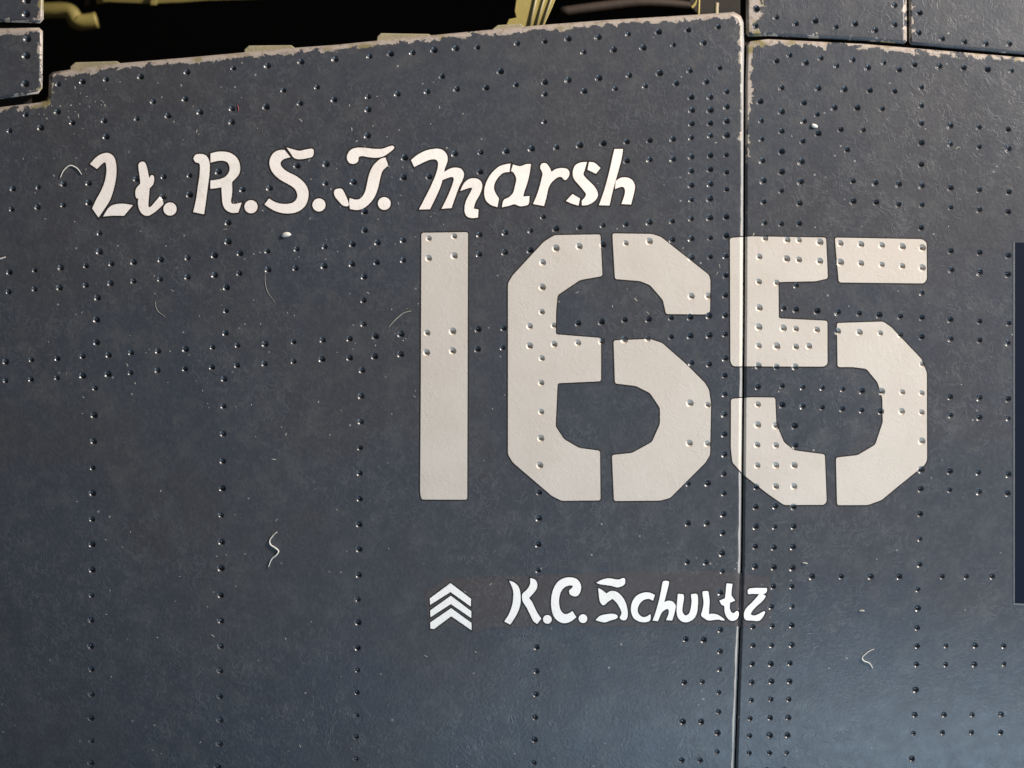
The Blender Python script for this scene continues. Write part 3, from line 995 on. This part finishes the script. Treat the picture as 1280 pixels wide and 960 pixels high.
tub()
tube('pipe', bez(deep([(20, 13), (60, 13), (80, 13), (89, 16), (95, 26), (102, 28), (112, 27), (121, 25)], 190)), 0.0110, 'primer')
tube('fitting', bez(deep([(122, -14), (126, -4), (127, 3)], 200)), 0.0072, 'primer')
tube('fitting', bez(deep([(111, -14), (110, -4), (110, 7)], 200)), 0.005, 'brown')
slab('longeron', [(128, -14), (345, -14), (330, -1.5), (262, 0.5), (226, 3.0), (190, 4.5), (128, 2.2)], -200, -180, 'primer')
slab('longeron_clip', [(188, -6), (196, -6), (196, 6.5), (188, 6.5)], -180, -172, 'primer')
# slanted rib with pressed channels
slab('rib', [(647, -14), (700, -14), (690, 10), (679, 34), (640, 36), (633, 30), (636, 24), (645, 22), (643, 14)], -40, -30, 'primer')
for a, b, w in (((673, -14), (662, 33), 1.6), ((684, -14), (670, 33), 1.2), ((694, -14), (677, 33), 1.2)):
    tube('rib_flange', deep([a, b], 28), w * MM, 'tabs', n=8)
tube('control_rod', bez(deep([(700, 16), (760, 8), (800, 4), (840, 6), (880, 12)], 150)), 0.0075, 'brown')
tube('hook', bez(deep([(864, 10), (868, 6), (871, 0), (872, -8)], 30)), 0.0022, 'primer', n=8)
tube('hook', bez(deep([(873, 20), (873.5, 8), (874, -8)], 28)), 0.0016, 'primer', n=8)
tube('peg', bez(deep([(895.5, 22), (895.5, 12), (896, 4)], 16)), 0.0028, 'tabs', n=10)
slab('web', [(855, -14), (925, -14), (925, 26), (905, 24), (880, 22), (868, 14)], -120, -112, 'inside')

# ------------------------------------------------------------------ lint, flakes and dust lying on the skin
def fibre(name, pts, rad, mat, label, cat):
    b = bez(pts, 6)
    path = [Vector(place(p[0], p[1], rad * 0.8 + skin_height(np.array([p[:2]]))[0][0] * 0)) for p in b]
    n = len(path)
    R = [rad * MM * (0.45 + 0.55 * math.sin(math.pi * min(1, max(0.0, (i + 0.6) / n)))) for i in range(n)]
    o = tube(name, path, R, mat, None, 7)
    tag(o, label, cat)
    return o


fibre('lint_fibre', T(0, 0, [(300, 890), (318, 852), (350, 828), (385, 842), (408, 872)]), 0.9, 'lint', 'small pale arched fibre just left of the white letter L', 'fibre')
fibre('lint_fibre', T(320, 480, [(105, 740), (85, 757), (68, 783), (73, 804), (95, 819), (112, 836), (99, 857), (80, 873), (70, 892), (62, 915)]), 1.05, 'lint', 'pale S-shaped fibre on the plain navy panel left of the digit 1', 'fibre')
fibre('lint_fibre', T(960, 720, [(530, 365), (505, 377), (484, 393), (470, 410), (480, 425), (503, 434), (515, 446), (522, 462)]), 0.8, 'lint', 'thin pale hooked fibre low on the panel right of the seam', 'fibre')
fibre('lint_fibre', T(320, 240, [(660, 680), (690, 645), (735, 607), (775, 595)]), 0.65, 'tan', 'faint tan curved fibre just left of the digit 1', 'fibre')
fibre('lint_fibre', T(320, 240, [(45, 405), (46, 450), (58, 500), (95, 552)]), 0.32, 'tan', 'faint tan fibre hanging from a rivet below the letter S', 'fibre')
fibre('lint_fibre', T(0, 240, [(775, 545), (785, 590), (825, 625)]), 0.36, 'tan', 'faint tan fibre between the two double rivet rows on the left', 'fibre')
fibre('lint_fibre', T(0, 240, [(-20, 338), (5, 333), (28, 325)]), 1.0, 'lint', 'pale fibre at the left edge above the upper double rivet row', 'fibre')
fibre('paint_fleck', T(0, 0, [(1186, 524), (1192, 540), (1190, 560)]), 0.5, 'red', 'tiny red fleck right of a rivet high above the letter R', 'fleck')


def flake(name, u, v, a, b, ang, mat, label):
    """a lumpy little chip"""
    rg = random.Random(int(u))
    co, fa = [], []
    n = 9
    for r, h in ((1.0, 0.0), (0.92, 0.5), (0.55, 0.95)):
        for k in range(n):
            q = 2 * math.pi * k / n
            j = 1 + 0.18 * math.sin(2 * q + u) + 0.08 * rg.uniform(-1, 1)
            x, y = a * r * j * math.cos(q), b * r * j * math.sin(q)
            co.append(place(u + x * math.cos(ang) - y * math.sin(ang), v + x * math.sin(ang) + y * math.cos(ang), h * min(a, b)))
    for i in range(2):
        for k in range(n):
            fa.append((i * n + k, (i + 1) * n + k, (i + 1) * n + (k + 1) % n, i * n + (k + 1) % n))
    fa.append(tuple(range(2 * n, 3 * n))[::-1])
    o = mesh_obj(name, co, fa, mat, None)
    if label:
        tag(o, label, 'flake')
    return o


flake('paint_flake', 357.5, 293.3, 6.8, 3.0, -0.3, 'lint', 'pale oblong flake under the full stop after the letter S')
flake('paint_flake', 1018, 157.3, 4.2, 2.8, 0.0, 'lint', 'bright round flake among the rivets right of the seam near the top')
flake('paint_flake', 1077, 763.5, 3.6, 1.6, 0.1, 'tan', 'small pale flake right of the letter z')
flake('paint_flake', 1006, 704, 3.6, 1.3, 0.1, 'tan', 'thin pale flake below the lower left of the digit 5')

rd = random.Random(21)
co, fa = [], []
for i_ in range(272):
    u = rd.uniform(-20, 1300) if rd.random() < 0.55 else rd.uniform(60, 560)
    v = rd.uniform(110, 975) if rd.random() < 0.5 else rd.uniform(100, 520)
    if i_ > 245:
        u, v = rd.gauss(95, 22), rd.gauss(138, 16)
    if any(inside(p, np.array([(u, v)]))[0] for p, m in MARKS if m == 'cream') or not (inside(MAIN, np.array([(u, v)]))[0] or inside(LOWER, np.array([(u, v)]))[0]):
        continue
    if min((u - r[0]) ** 2 + (v - r[1]) ** 2 for r in RIVETS) < 60:
        continue
    a = rd.uniform(0.6, 1.6) if rd.random() < 0.8 else rd.uniform(1.6, 3.4); b = rd.uniform(0.35, 0.85); q = rd.uniform(0, 3.14)
    s = len(co)
    for k in range(6):
        x, y = a * math.cos(k * math.pi / 3), b * math.sin(k * math.pi / 3)
        co.append(place(u + x * math.cos(q) - y * math.sin(q), v + x * math.sin(q) + y * math.cos(q), 0.0))
    co.append(place(u, v, 0.55))
    fa += [(s + (k + 1) % 6, s + k, s + 6) for k in range(6)]
d = mesh_obj('dust', co, fa, 'tan', None)
tag(d, 'fine pale dust specks scattered over the navy paint', 'dust', kind='stuff')
